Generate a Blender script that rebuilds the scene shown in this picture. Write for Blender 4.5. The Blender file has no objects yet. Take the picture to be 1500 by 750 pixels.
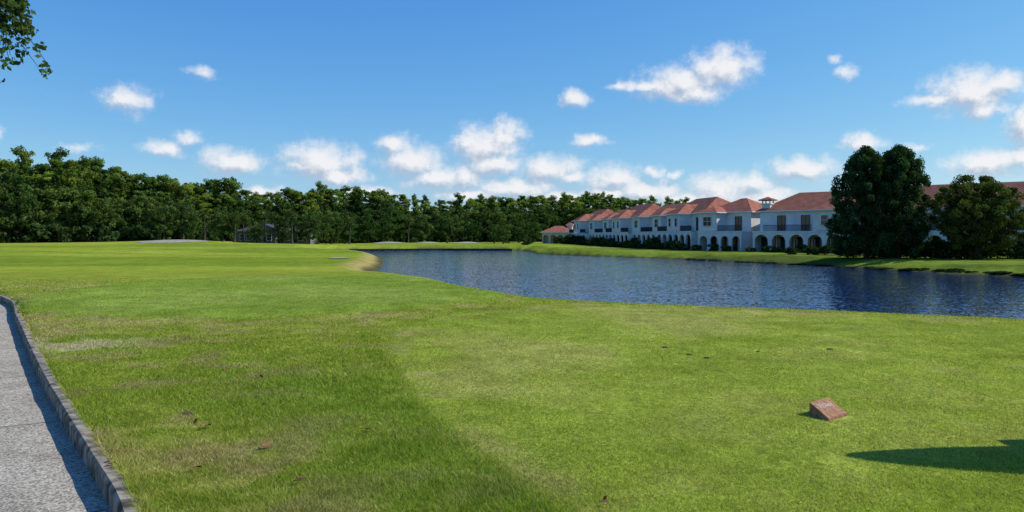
import bpy, bmesh, math, numpy as np
from mathutils import Vector, Matrix
R = np.random.default_rng(7)
scene = bpy.context.scene
COL = scene.collection
scene.view_settings.view_transform = 'Standard'
scene.view_settings.look = 'None'
scene.view_settings.exposure = 0
EYE = 1.65
SUN_EL = 41.0
SUN_AZ = 84.0   # clockwise from +Y

# ------------------------------------------------------------------ noise
TAB = R.random((16, 256, 256))
def vn(x, y, s=0):
    xi = np.floor(x).astype(int); yi = np.floor(y).astype(int)
    fx = x-xi; fy = y-yi
    fx = fx*fx*(3-2*fx); fy = fy*fy*(3-2*fy)
    T = TAB[s % 16]
    a = T[xi & 255, yi & 255]; b = T[(xi+1) & 255, yi & 255]
    c = T[xi & 255, (yi+1) & 255]; d = T[(xi+1) & 255, (yi+1) & 255]
    return (a*(1-fx)+b*fx)*(1-fy)+(c*(1-fx)+d*fx)*fy
def fbm(x, y, s=0, o=4):
    v = 0; a = .5; t = 0
    for i in range(o):
        v = v+a*vn(x*2**i+17.3*i, y*2**i+9.1*i, s+i); t += a; a *= .5
    return v/t
def ss(a, b, x):
    t = np.clip((x-a)/(b-a), 0, 1)
    return t*t*(3-2*t)

# ------------------------------------------------------------------ layout
LAKE = np.array([(70,-5),(40,5),(25,11),(14,18),(9,21),(4,23.5),(2,27),(0,33),(-3.5,42),(-8,52),
 (-11.3,64),(-12.5,75),(-15,92),(-17.8,108),(-22,120),(-30,132),(-36,146),(-34,160),(-15,168),(0,166),
 (3.5,152),(4,138),(8,126),(22,104),(31.3,83.5),(34.3,71.5),(38.5,59.5),(54,47),(90,38)], float)
KERB = np.array([(-.8,-8),(-.8,.5),(-1.2,2.8),(-2.2,4.7),(-3.12,6.05),(-4.14,7.5),(-6.15,10.4),(-10.2,16.4),(-13.1,20.6),(-18,25.8),(-26,31),(-40,38)], float)
def catmull(P, n=10):
    P = np.vstack([2*P[0]-P[1], P, 2*P[-1]-P[-2]])
    out = []
    for i in range(1, len(P)-2):
        for t in np.linspace(0, 1, n, endpoint=False):
            p0, p1, p2, p3 = P[i-1], P[i], P[i+1], P[i+2]
            out.append(.5*((2*p1)+(-p0+p2)*t+(2*p0-5*p1+4*p2-p3)*t*t+(-p0+3*p1-3*p2+p3)*t**3))
    out.append(P[-2])
    return np.array(out)
KS = catmull(KERB, 8)
LK = catmull(LAKE[:-1], 4)
LK = np.vstack([LK, LAKE[-1:]])

def sdist_poly(x, y, P):
    d = np.full(x.shape, 1e9); ins = np.zeros(x.shape, bool)
    n = len(P)
    for i in range(n):
        a = P[i]; b = P[(i+1) % n]
        ex, ey = b-a
        t = np.clip(((x-a[0])*ex+(y-a[1])*ey)/(ex*ex+ey*ey), 0, 1)
        d = np.minimum(d, np.hypot(x-a[0]-t*ex, y-a[1]-t*ey))
        if a[1] != b[1]:
            c = ((a[1] > y) != (b[1] > y)) & (x < (b[0]-a[0])*(y-a[1])/(b[1]-a[1])+a[0])
            ins ^= c
    return np.where(ins, -d, d)
def kerb_d(x, y):
    """signed distance to kerb line, positive on the path side"""
    best = np.full(x.shape, 1e9); sg = np.ones(x.shape)
    for i in range(len(KS)-1):
        a = KS[i]; b = KS[i+1]; ex, ey = b-a
        t = np.clip(((x-a[0])*ex+(y-a[1])*ey)/(ex*ex+ey*ey), 0, 1)
        d = np.hypot(x-a[0]-t*ex, y-a[1]-t*ey)
        s = np.sign(ex*(y-a[1])-ey*(x-a[0]))
        m = d < best
        best = np.where(m, d, best); sg = np.where(m, s, sg)
    return best*sg
def woodD(a):
    return np.interp(a, [-.8,-.65,-.45,-.35,-.2,0,.25,.6], [135,150,165,190,235,262,285,300])

BUNK = [(-65,150,6,3.5),(-31,196,3.2,3),(-11.5,200,3.0,2.6),(-22,205,2.6,2.4),(-17.5,80,1.2,2.0)]
def ground_h(x, y, carve=True):
    x = np.asarray(x, float); y = np.asarray(y, float)
    d = sdist_poly(x, y, LK)
    base = -0.65*ss(30, 58, y)+.3*ss(85, 150, y)
    base = base+.75*ss(-25, -75, x)*ss(60, 150, y)
    right = ss(8, 22, x)*ss(40, 60, y)
    base = base*(1-right)-.75*right
    base = np.where((y > 165) & (x > -60), np.minimum(base, -.45), base)
    base = base + .10*(fbm(x*.06, y*.06, 3, 3)-.5)*ss(8, 40, y) + .6*(fbm(x*.03+5, y*.03, 4, 2)-.5)*ss(60, 110, y)*(1-right)
    e = np.hypot((x+6.5)/6.6, (y-24)/8.6)
    base = base+.10*ss(1.12, .88, e)
    for bx, by, rx, ry in BUNK[:4]:
        q = ((x-bx)/(rx*1.5))**2
        base = base+np.exp(-q)*(.5*np.exp(-((y-by-4)/4.5)**2))
    slope = .40-.22*ss(8, 20, x)*ss(45, 60, y)
    dd = d+.9*(fbm(x*.35, y*.35, 8, 3)-.5)*ss(40, 60, y)*np.clip(d*.5+.5, 0, 1)
    bank = -1.5+dd*slope
    k = .25
    hh = np.clip(.5+.5*(bank-base)/k, 0, 1)
    h = bank*(1-hh)+base*hh-k*hh*(1-hh)
    h = np.maximum(h, -2.8)
    if carve:
        kd = kerb_d(x, y)
        h = np.where((kd > .075) & (kd < 2.95), -.34, h)
    return h
def gh(x, y):
    return float(ground_h(np.array([x]), np.array([y]), False)[0])

TEE = np.array([(2.2,-4),(1.5,1),(.75,3.5),(.33,4.7),(0,5.5),(-.32,6.25),(-.75,7.4),(-1.1,8.5),(-1.5,10.3),(-1.95,12.6),(-1.7,15.2),(-.6,17.2),(.6,18.4),(1.6,19.2),
  (4,17.8),(8,16.2),(14,12),(25,6),(25,-4)], float)
TEES = catmull(TEE[:-1], 4); TEES = np.vstack([TEES, TEE[-1:]])
def lerp(a, b, t): return a*(1-t)[..., None]+np.array(b)*t[..., None]
def ground_c(x, y):
    x = np.asarray(x, float); y = np.asarray(y, float)
    n1 = fbm(x*.35, y*.35, 1, 4); n2 = fbm(x*1.7+3, y*1.7, 5, 4); n3 = fbm(x*.08, y*.05+4, 7, 3)
    n4 = fbm(x*6, y*6, 9, 3)
    c = np.zeros(x.shape+(3,))+np.array((.200, .245, .032))     # rough / fairway
    c = lerp(c, (.225, .285, .032), ss(24, 60, y))
    c = lerp(c, (.26, .30, .040), ss(.48, .62, n3)*ss(30, 60, y))
    c = lerp(c, (.150, .215, .024), ss(.45, .6, fbm(x*.02+8, y*.09, 2, 3))*ss(40, 60, y)*.85)
    kd = kerb_d(x, y)
    near = 1-ss(20, 34, y)
    kn = ss(-4.5, -.3, kd)
    straw = ss(.44-.05*kn, .66-.05*kn, n1*.45+n2*.3+n4*.25)*near
    c = lerp(c, (.31, .275, .10), straw*(.5+.2*kn))
    c = lerp(c, (.23, .185, .095), ss(.60, .72, n2+.05*kn)*near*.5)
    c = lerp(c, (.13, .185, .02), ss(.46, .36, n1*.5+n2*.5)*near*.45)
    bare = np.exp(-(((x+6.7)/.8)**2+((y-12)/.7)**2))
    c = lerp(c, (.44, .40, .28), np.clip(bare*1.0*ss(.35, .6, n2), 0, .5))
    t = sdist_poly(x, y, TEES)+(n1-.5)*.35+(n2-.5)*.15
    lush = ss(2.0, .0, t+(n1-.5)*2.4)*(1-ss(7, 12, y))*(t > -.2)
    c = lerp(c, (.12, .20, .02), lush*.62)
    tee = ss(.14, -.14, t+(n4-.5)*.22)
    tc = np.zeros(x.shape+(3,))+np.array((.225, .28, .040))
    tc = lerp(tc, (.27, .30, .065), ss(.42, .62, n2*.5+n1*.5)*.7)
    tc = lerp(tc, (.32, .285, .10), ss(.54, .68, n1)*.35)
    tc = lerp(tc, (.165, .22, .028), ss(.46, .36, n1)*.45)
    tc = lerp(tc, (.32, .28, .11), np.exp(-((t+.15)/.2)**2)*ss(.35, .6, n2)*.5)
    tee = tee*(1-.6*ss(9, 13, y)*ss(-1.8, 0, t))
    c = c*(1-tee)[..., None]+tc*tee[..., None]
    e = np.hypot((x+6.5)/6.6, (y-24)/8.6)
    t2 = ss(1.04, .97, e+(n2-.5)*.06)
    tc2 = lerp(np.zeros(x.shape+(3,))+np.array((.170, .245, .034)), (.205, .27, .05), ss(.4, .6, n1))
    c = c*(1-t2)[..., None]+tc2*t2[..., None]
    ring = np.exp(-((e-1.08)/.05)**2)*ss(.35, .6, n2)
    c = lerp(c, (.28, .26, .08), ring*.5)
    d = sdist_poly(x, y, LK)
    bk = ss(3.4, 1.2, d+(n1-.5)*1.2)*(y > 45)*(x < 5)*(y < 125)
    c = lerp(c, (.32, .25, .10), bk*.85)
    bk2 = ss(5, 1.5, d)*(y <= 45)
    c = lerp(c, (.14, .24, .025), bk2*.7)
    rb = ss(8, 20, x)*ss(45, 60, y)
    c = lerp(c, (.145, .20, .028), rb*.85)
    c = lerp(c, (.06, .09, .02), rb*ss(.40, .56, fbm(x*.14, y*.14, 6, 4))*.8)
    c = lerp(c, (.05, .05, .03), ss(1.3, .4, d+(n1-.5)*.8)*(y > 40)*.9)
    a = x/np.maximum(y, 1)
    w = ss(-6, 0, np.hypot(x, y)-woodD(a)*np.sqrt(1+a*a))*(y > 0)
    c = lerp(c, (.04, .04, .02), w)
    c = c*(.82+.36*n4)[..., None]
    return c

# ------------------------------------------------------------------ materials
def new_mat(name):
    m = bpy.data.materials.new(name); m.use_nodes = True
    nt = m.node_tree; nt.nodes.clear()
    return m, nt, nt.nodes, nt.links
def noisy(name, c1, c2, scale=4, rough=.8, bump=.2, spec=.3, detail=6, lo=.35, hi=.65, metal=0, dist=.01):
    m, nt, nd, lk = new_mat(name)
    out = nd.new('ShaderNodeOutputMaterial'); b = nd.new('ShaderNodeBsdfPrincipled')
    tc = nd.new('ShaderNodeTexCoord'); nz = nd.new('ShaderNodeTexNoise')
    nz.inputs['Scale'].default_value = scale; nz.inputs['Detail'].default_value = detail
    rp = nd.new('ShaderNodeValToRGB')
    rp.color_ramp.elements[0].position = lo; rp.color_ramp.elements[1].position = hi
    rp.color_ramp.elements[0].color = (*c1, 1); rp.color_ramp.elements[1].color = (*c2, 1)
    lk.new(tc.outputs['Object'], nz.inputs['Vector']); lk.new(nz.outputs['Fac'], rp.inputs[0])
    lk.new(rp.outputs[0], b.inputs['Base Color'])
    b.inputs['Roughness'].default_value = rough; b.inputs['Metallic'].default_value = metal
    b.inputs['Specular IOR Level'].default_value = spec
    if bump:
        bp = nd.new('ShaderNodeBump'); bp.inputs['Strength'].default_value = bump; bp.inputs['Distance'].default_value = dist
        lk.new(nz.outputs['Fac'], bp.inputs['Height']); lk.new(bp.outputs[0], b.inputs['Normal'])
    lk.new(b.outputs[0], out.inputs[0])
    return m
M = {}
M['stucco'] = noisy('stucco', (.60,.595,.575), (.74,.73,.70), .8, .9, .1)
M['stucco_tan'] = noisy('stucco_beige', (.50,.46,.38), (.58,.53,.44), .8, .9, .1)  # beige wall colour of the pavilion
M['trim'] = noisy('white_trim', (.68,.68,.68), (.76,.76,.76), 3, .6, 0)
M['glass'] = noisy('window_glass', (.012,.016,.022), (.03,.035,.045), .7, .12, 0, .5)
M['iron'] = noisy('black_iron', (.015,.015,.017), (.03,.03,.03), 8, .5, 0)
M['greywall'] = noisy('grey_siding', (.11,.105,.10), (.17,.165,.15), 1, .9, .1)
M['greyroof'] = noisy('grey_shingle', (.035,.035,.038), (.065,.065,.065), 2, .9, .2)
M['bark'] = noisy('bark', (.03,.024,.018), (.08,.065,.05), 6, .95, .6, .2, dist=.05)
M['kerb'] = noisy('kerb_concrete', (.055,.047,.035), (.36,.32,.25), 7, .95, .8, .2, 12, .34, .66, dist=.015)
M['sand'] = noisy('bunker_sand', (.24,.24,.17), (.36,.34,.27), 1.5, .95, .2, .2)
M['wood'] = noisy('weathered_timber', (.03,.027,.022), (.09,.08,.065), 3, .95, .4)
M['clay'] = noisy('terracotta_block', (.20,.09,.045), (.38,.20,.11), 30, .85, .5, .3, 8, .35, .65, dist=.003)
M['white'] = noisy('white_paint', (.40,.27,.18), (.70,.64,.56), 40, .8, 0)
M['cartwhite'] = noisy('cart_paint', (.62,.62,.60), (.68,.68,.66), 2, .35, 0, .5)
M['rubber'] = noisy('rubber', (.012,.012,.012), (.03,.03,.03), 6, .9, .1)
M['seat'] = noisy('seat_vinyl', (.25,.22,.18), (.32,.28,.23), 6, .6, .1)
M['deadleaf'] = noisy('dead_leaf', (.13,.06,.025), (.26,.15,.07), 30, .9, .1)
M['clod'] = noisy('earth_clod', (.05,.035,.02), (.12,.09,.05), 60, .95, .6)

def roof_mat():
    m, nt, nd, lk = new_mat('terracotta_tiles')
    out = nd.new('ShaderNodeOutputMaterial'); b = nd.new('ShaderNodeBsdfPrincipled')
    tc = nd.new('ShaderNodeTexCoord')
    nz = nd.new('ShaderNodeTexNoise'); nz.inputs['Scale'].default_value = 1.3; nz.inputs['Detail'].default_value = 8
    nz.inputs['Roughness'].default_value = .75
    rp = nd.new('ShaderNodeValToRGB'); e = rp.color_ramp.elements
    e[0].position = .3; e[0].color = (.21,.07,.045,1); e[1].position = .7; e[1].color = (.46,.21,.14,1)
    x = e.new(.5); x.color = (.36,.135,.085,1)
    lk.new(tc.outputs['Object'], nz.inputs['Vector']); lk.new(nz.outputs['Fac'], rp.inputs[0])
    sx = nd.new('ShaderNodeSeparateXYZ'); lk.new(tc.outputs['Object'], sx.inputs[0])
    def mth(op, a, bb=None):
        n = nd.new('ShaderNodeMath'); n.operation = op
        if isinstance(a, (int, float)): n.inputs[0].default_value = a
        else: lk.new(a, n.inputs[0])
        if bb is not None:
            if isinstance(bb, (int, float)): n.inputs[1].default_value = bb
            else: lk.new(bb, n.inputs[1])
        return n.outputs[0]
    s1 = mth('SINE', mth('MULTIPLY', mth('ADD', sx.outputs['X'], sx.outputs['Y']), 2*math.pi/.34))
    s2 = mth('FRACT', mth('MULTIPLY', sx.outputs['Z'], 1/.17))
    hgt = mth('ADD', mth('MULTIPLY', s1, .5), s2)
    bp = nd.new('ShaderNodeBump'); bp.inputs['Strength'].default_value = .6; bp.inputs['Distance'].default_value = .04
    lk.new(hgt, bp.inputs['Height']); lk.new(bp.outputs[0], b.inputs['Normal'])
    mx = nd.new('ShaderNodeMix'); mx.data_type = 'RGBA'; mx.blend_type = 'MULTIPLY'
    lk.new(mth('MULTIPLY', mth('LESS_THAN', s2, .22), .5), mx.inputs['Factor'])
    lk.new(rp.outputs[0], mx.inputs['A']); mx.inputs['B'].default_value = (.4,.35,.35,1)
    lk.new(mx.outputs['Result'], b.inputs['Base Color'])
    b.inputs['Roughness'].default_value = .9; b.inputs['Specular IOR Level'].default_value = .1
    lk.new(b.outputs[0], out.inputs[0])
    return m
M['tiles'] = roof_mat()

def leaf_mat(name, col, col2, trans=.35, tcol=(1.05,1.3,.45)):
    m, nt, nd, lk = new_mat(name)
    out = nd.new('ShaderNodeOutputMaterial')
    at = nd.new('ShaderNodeAttribute'); at.attribute_name = 'Col'
    oi = nd.new('ShaderNodeObjectInfo')
    mx = nd.new('ShaderNodeMix'); mx.data_type = 'RGBA'
    mx.inputs['A'].default_value = (*col, 1); mx.inputs['B'].default_value = (*col2, 1)
    lk.new(oi.outputs['Random'], mx.inputs['Factor'])
    ml = nd.new('ShaderNodeMix'); ml.data_type = 'RGBA'; ml.blend_type = 'MULTIPLY'; ml.inputs['Factor'].default_value = 1
    lk.new(mx.outputs['Result'], ml.inputs['A']); lk.new(at.outputs['Color'], ml.inputs['B'])
    df = nd.new('ShaderNodeBsdfDiffuse'); tr = nd.new('ShaderNodeBsdfTranslucent')
    t2 = nd.new('ShaderNodeMix'); t2.data_type = 'RGBA'; t2.blend_type = 'MULTIPLY'; t2.inputs['Factor'].default_value = 1
    lk.new(ml.outputs['Result'], t2.inputs['A']); t2.inputs['B'].default_value = (*tcol, 1)
    lk.new(ml.outputs['Result'], df.inputs['Color']); lk.new(t2.outputs['Result'], tr.inputs['Color'])
    ms = nd.new('ShaderNodeMixShader'); ms.inputs[0].default_value = trans
    lk.new(df.outputs[0], ms.inputs[1]); lk.new(tr.outputs[0], ms.inputs[2])
    lk.new(ms.outputs[0], out.inputs[0])
    return m
M['pine_leaf'] = leaf_mat('pine_foliage', (.085,.145,.032), (.24,.29,.055), .42)
M['oak_leaf'] = leaf_mat('oak_foliage', (.045,.085,.026), (.11,.16,.04), .32)
M['palm_leaf'] = leaf_mat('palm_foliage', (.08,.11,.04), (.12,.15,.05), .3)
M['cyp_leaf'] = leaf_mat('conifer_foliage', (.044,.080,.028), (.046,.082,.028), .3)
M['shade_leaf'] = leaf_mat('shade_tree_foliage', (.085,.105,.027), (.09,.11,.027), .3)
M['bush_leaf'] = leaf_mat('hedge_foliage', (.025,.045,.016), (.055,.09,.025), .2)
M['under_leaf'] = leaf_mat('undergrowth_foliage', (.042,.072,.024), (.042,.072,.024), .28)
M['grass_blade'] = leaf_mat('grass_blades', (1,1,1), (1,1,1), .4, (1.15,1.2,.6))

def ground_mat():
    m, nt, nd, lk = new_mat('turf')
    out = nd.new('ShaderNodeOutputMaterial'); b = nd.new('ShaderNodeBsdfDiffuse')
    at = nd.new('ShaderNodeAttribute'); at.attribute_name = 'Col'
    tc = nd.new('ShaderNodeTexCoord')
    def nz(scale, det):
        n = nd.new('ShaderNodeTexNoise'); n.inputs['Scale'].default_value = scale; n.inputs['Detail'].default_value = det
        n.inputs['Roughness'].default_value = .7
        lk.new(tc.outputs['Object'], n.inputs['Vector']); return n.outputs['Fac']
    f1 = nz(14, 5); f2 = nz(1.1, 6); f3 = nz(.12, 6)
    def mr(f, lo, hi):
        n = nd.new('ShaderNodeMapRange'); lk.new(f, n.inputs[0])
        n.inputs[1].default_value = .3; n.inputs[2].default_value = .7; n.inputs[3].default_value = lo; n.inputs[4].default_value = hi
        return n.outputs[0]
    def mul(a, c):
        n = nd.new('ShaderNodeMath'); n.operation = 'MULTIPLY'; lk.new(a, n.inputs[0]); lk.new(c, n.inputs[1]); return n.outputs[0]
    k = mul(mul(mr(f1, .6, 1.4), mr(f2, .74, 1.28)), mr(f3, .82, 1.18))
    cm = nd.new('ShaderNodeVectorMath'); cm.operation = 'SCALE'
    lk.new(at.outputs['Color'], cm.inputs[0]); lk.new(k, cm.inputs['Scale'])
    lk.new(cm.outputs[0], b.inputs['Color'])
    bp = nd.new('ShaderNodeBump'); bp.inputs['Strength'].default_value = .7; bp.inputs['Distance'].default_value = .04
    lk.new(f1, bp.inputs['Height'])
    bp2 = nd.new('ShaderNodeBump'); bp2.inputs['Strength'].default_value = .6; bp2.inputs['Distance'].default_value = .25
    lk.new(f2, bp2.inputs['Height']); lk.new(bp.outputs[0], bp2.inputs['Normal'])
    lk.new(bp2.outputs[0], b.inputs['Normal'])
    lk.new(b.outputs[0], out.inputs[0])
    return m
M['turf'] = ground_mat()

def water_mat():
    """ripples perturb the shading normal directly from noise, so they survive at grazing distance"""
    m, nt, nd, lk = new_mat('lake_water')
    out = nd.new('ShaderNodeOutputMaterial'); b = nd.new('ShaderNodeBsdfPrincipled')
    b.inputs['Base Color'].default_value = (.010,.024,.088,1)
    b.inputs['Roughness'].default_value = .06; b.inputs['IOR'].default_value = 1.333
    tc = nd.new('ShaderNodeTexCoord')
    def vec(op, a, c):
        n = nd.new('ShaderNodeVectorMath'); n.operation = op
        for i, v in enumerate((a, c)):
            if isinstance(v, tuple): n.inputs[i].default_value = v
            else: lk.new(v, n.inputs[i])
        return n.outputs[0]
    def wave(sx, sy, scale, det, ax, ay):
        mp = nd.new('ShaderNodeMapping'); mp.inputs['Scale'].default_value = (sx, sy, 1); mp.inputs['Rotation'].default_value = (0,0,.15)
        n = nd.new('ShaderNodeTexNoise'); n.inputs['Scale'].default_value = scale; n.inputs['Detail'].default_value = det
        n.inputs['Roughness'].default_value = .6
        lk.new(tc.outputs['Object'], mp.inputs[0]); lk.new(mp.outputs[0], n.inputs['Vector'])
        return vec('MULTIPLY', vec('SUBTRACT', n.outputs['Color'], (.5,.5,.5)), (ax, ay, 0.))
    s = vec('ADD', wave(1, 1.4, 4.2, 3, .36, .80), wave(.6, 1.0, 1.0, 1, .08, .18))
    nn = nd.new('ShaderNodeVectorMath'); nn.operation = 'NORMALIZE'; lk.new(vec('ADD', s, (0.,0.,1.)), nn.inputs[0])
    lk.new(nn.outputs[0], b.inputs['Normal'])
    lk.new(b.outputs[0], out.inputs[0])
    return m
M['water'] = water_mat()

def path_mat():
    m, nt, nd, lk = new_mat('path_concrete')
    out = nd.new('ShaderNodeOutputMaterial'); b = nd.new('ShaderNodeBsdfPrincipled')
    tc = nd.new('ShaderNodeTexCoord')
    v = nd.new('ShaderNodeTexVoronoi'); v.inputs['Scale'].default_value = 70
    n = nd.new('ShaderNodeTexNoise'); n.inputs['Scale'].default_value = 1.6; n.inputs['Detail'].default_value = 8
    n2 = nd.new('ShaderNodeTexNoise'); n2.inputs['Scale'].default_value = 60; n2.inputs['Detail'].default_value = 4
    for q in (v, n, n2): lk.new(tc.outputs['Object'], q.inputs['Vector'])
    rp = nd.new('ShaderNodeValToRGB'); e = rp.color_ramp.elements
    e[0].position = .3; e[0].color = (.30,.27,.215,1); e[1].position = .7; e[1].color = (.43,.39,.315,1)
    lk.new(n.outputs['Fac'], rp.inputs[0])
    bw = nd.new('ShaderNodeRGBToBW'); lk.new(v.outputs['Color'], bw.inputs[0])
    mr = nd.new('ShaderNodeMapRange'); lk.new(bw.outputs[0], mr.inputs[0]); mr.inputs[1].default_value = .2; mr.inputs[2].default_value = .8
    mr.inputs[3].default_value = .45; mr.inputs[4].default_value = 1.35
    sc = nd.new('ShaderNodeVectorMath'); sc.operation = 'SCALE'
    lk.new(rp.outputs[0], sc.inputs[0]); lk.new(mr.outputs[0], sc.inputs['Scale'])
    lk.new(sc.outputs[0], b.inputs['Base Color']); b.inputs['Roughness'].default_value = .95; b.inputs['Specular IOR Level'].default_value = .1
    bp = nd.new('ShaderNodeBump'); bp.inputs['Strength'].default_value = .8; bp.inputs['Distance'].default_value = .008
    lk.new(n2.outputs['Fac'], bp.inputs['Height']); lk.new(bp.outputs[0], b.inputs['Normal'])
    lk.new(b.outputs[0], out.inputs[0])
    return m
M['path'] = path_mat()

# ------------------------------------------------------------------ mesh helpers
class MB:
    def __init__(s): s.v = []; s.f = []; s.m = []
    def poly(s, pts, mi=0):
        i = len(s.v); s.v += [tuple(map(float, p)) for p in pts]; s.f.append(tuple(range(i, i+len(pts)))); s.m.append(mi)
    def box(s, x0, x1, y0, y1, z0, z1, mi=0):
        i = len(s.v)
        s.v += [(x0,y0,z0),(x1,y0,z0),(x1,y1,z0),(x0,y1,z0),(x0,y0,z1),(x1,y0,z1),(x1,y1,z1),(x0,y1,z1)]
        for f in ((0,3,2,1),(4,5,6,7),(0,1,5,4),(1,2,6,5),(2,3,7,6),(3,0,4,7)):
            s.f.append(tuple(i+k for k in f)); s.m.append(mi)
    def tube(s, pts, rad, seg=7, mi=0, cap=True):
        pts = [Vector([float(c) for c in p]) for p in pts]; i0 = len(s.v)
        for k, p in enumerate(pts):
            t = (pts[min(k+1, len(pts)-1)]-pts[max(k-1, 0)]).normalized()
            a = t.cross(Vector((0, 0, 1)) if abs(t.z) < .9 else Vector((1, 0, 0))).normalized(); b = t.cross(a)
            for j in range(seg):
                w = 2*math.pi*j/seg
                s.v.append(tuple(p+(a*math.cos(w)+b*math.sin(w))*float(rad[k])))
        for k in range(len(pts)-1):
            for j in range(seg):
                s.f.append((i0+k*seg+j, i0+k*seg+(j+1) % seg, i0+(k+1)*seg+(j+1) % seg, i0+(k+1)*seg+j)); s.m.append(mi)
        if cap:
            s.f.append(tuple(i0+j for j in range(seg))); s.m.append(mi)
            s.f.append(tuple(i0+(len(pts)-1)*seg+j for j in range(seg))[::-1]); s.m.append(mi)
    def mesh(s, name, mats, smooth=False):
        me = bpy.data.meshes.new(name); me.from_pydata(s.v, [], s.f)
        for m in mats: me.materials.append(m)
        me.polygons.foreach_set('material_index', s.m)
        if smooth: me.polygons.foreach_set('use_smooth', [True]*len(s.f))
        me.update(); return me
def link(name, data, parent=None, loc=None, **props):
    o = bpy.data.objects.new(name, data); COL.objects.link(o)
    if parent: o.parent = parent
    if loc is not None: o.location = [float(c) for c in loc]
    for k, v in props.items(): o[k] = v
    return o
def np_mesh(name, V, F, mat, col=None, smooth=False):
    me = bpy.data.meshes.new(name)
    nf, k = F.shape
    me.vertices.add(len(V)); me.vertices.foreach_set('co', V.astype(np.float32).ravel())
    me.loops.add(nf*k); me.loops.foreach_set('vertex_index', F.astype(np.int32).ravel())
    me.polygons.add(nf); me.polygons.foreach_set('loop_start', np.arange(0, nf*k, k, dtype=np.int32))
    if smooth: me.polygons.foreach_set('use_smooth', np.ones(nf, bool))
    me.materials.append(mat)
    if col is not None:
        ca = me.color_attributes.new('Col', 'FLOAT_COLOR', 'POINT')
        c4 = np.ones((len(V), 4), np.float32); c4[:, :3] = col
        ca.data.foreach_set('color', c4.ravel())
    me.update(calc_edges=True); me.validate()
    return me

# ------------------------------------------------------------------ ground
def axis(c, dense, step, g, far, g2=.12):
    out = [0.]; s = step
    while out[-1] < far:
        d = out[-1]
        s = step if d < dense else (step+(d-dense)*g if d < 260 else step+(260-dense)*g+(d-260)*g2)
        out.append(d+s)
    return np.array(out)
xp = axis(0, 8, .10, .02, 3500); xn = xp
X = np.concatenate([-xn[1:][::-1], xp])-1.5
yp = axis(0, 6, .10, .019, 4000); yn = axis(0, 3, .10, .12, 600)
Y = np.concatenate([-yn[1:][::-1], yp])+5
gx, gy = np.meshgrid(X, Y)
H = ground_h(gx.ravel(), gy.ravel()).reshape(gx.shape)
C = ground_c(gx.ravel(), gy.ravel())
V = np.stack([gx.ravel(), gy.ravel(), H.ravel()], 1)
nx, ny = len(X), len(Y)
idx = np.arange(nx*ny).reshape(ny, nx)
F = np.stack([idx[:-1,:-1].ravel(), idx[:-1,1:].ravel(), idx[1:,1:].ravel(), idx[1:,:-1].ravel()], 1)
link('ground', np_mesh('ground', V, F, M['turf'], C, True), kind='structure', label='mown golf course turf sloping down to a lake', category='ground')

def offset_poly(P, d):
    n = len(P); out = []
    for i in range(n):
        e = P[(i+1) % n]-P[i-1]; e = e/np.linalg.norm(e); out.append(P[i]+d*np.array([-e[1], e[0]])*SIGN)
    return np.array(out)
area = .5*np.sum(LK[:,0]*np.roll(LK[:,1],-1)-np.roll(LK[:,0],-1)*LK[:,1])
SIGN = -1 if area > 0 else 1
mb = MB(); mb.poly([(p[0], p[1], -1.5) for p in offset_poly(LK, 1.6)])
wm = mb.mesh('water', [M['water']])
bm = bmesh.new(); bm.from_mesh(wm); bmesh.ops.triangulate(bm, faces=bm.faces[:]); 
for f in bm.faces:
    if f.normal.z < 0: f.normal_flip()
bm.to_mesh(wm); bm.free()
link('water', wm, kind='structure', label='rippled dark blue lake', category='lake')

# ------------------------------------------------------------------ path & kerbs
def side(P):
    T = np.gradient(P, axis=0); T /= np.linalg.norm(T, axis=1)[:, None]
    return np.stack([-T[:,1], T[:,0]], 1)
NS = side(KS)
def resample(P, step):
    L_ = np.concatenate([[0], np.cumsum(np.linalg.norm(np.diff(P, axis=0), axis=1))]); s = np.arange(0, L_[-1], step)
    return np.column_stack([np.interp(s, L_, P[:,0]), np.interp(s, L_, P[:,1])])
KF = resample(catmull(KERB, 24), .12); NF = side(KF)
def strip(name, o0, o1, prof, mat, P=KS, Nn=NS, jit=0, **kw):
    mb = MB(); rows = []
    for i, (p, n) in enumerate(zip(P, Nn)):
        row = []
        for j, (t, z) in enumerate(prof):
            jj = jit*(float(vn(np.array([i*.35]), np.array([j*3.1]), 13)[0])-.5) if (jit and 0 < j < len(prof)-1) else 0
            q = p+n*(o0+(o1-o0)*t+jj*.8); row.append((q[0], q[1], z+jj))
        rows.append(row)
    k = len(prof)
    for r in rows: mb.v += r
    for i in range(len(rows)-1):
        for j in range(k-1):
            a = i*k+j; mb.f.append((a, a+1, a+k+1, a+k)); mb.m.append(0)
    return link(name, mb.mesh(name, [mat]), **kw)
kp = [(0,-.34),(0,.0),(.14,.012),(.82,.014),(1,-.012),(1,-.34)]
strip('kerb', 0, .118, kp, M['kerb'], KF, NF, .016, kind='structure', label='weathered concrete kerb along the cart path', category='kerb')
strip('kerb', 2.77, 2.94, kp, M['kerb'], kind='structure', label='weathered concrete kerb along the cart path', category='kerb')
strip('path', .105, 2.775, [(0,-.135),(.5,-.12),(1,-.135)], M['path'], kind='structure', label='speckled grey concrete cart path', category='path')
L = np.concatenate([[0], np.cumsum(np.linalg.norm(np.diff(KS, axis=0), axis=1))])
mb = MB()
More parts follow.
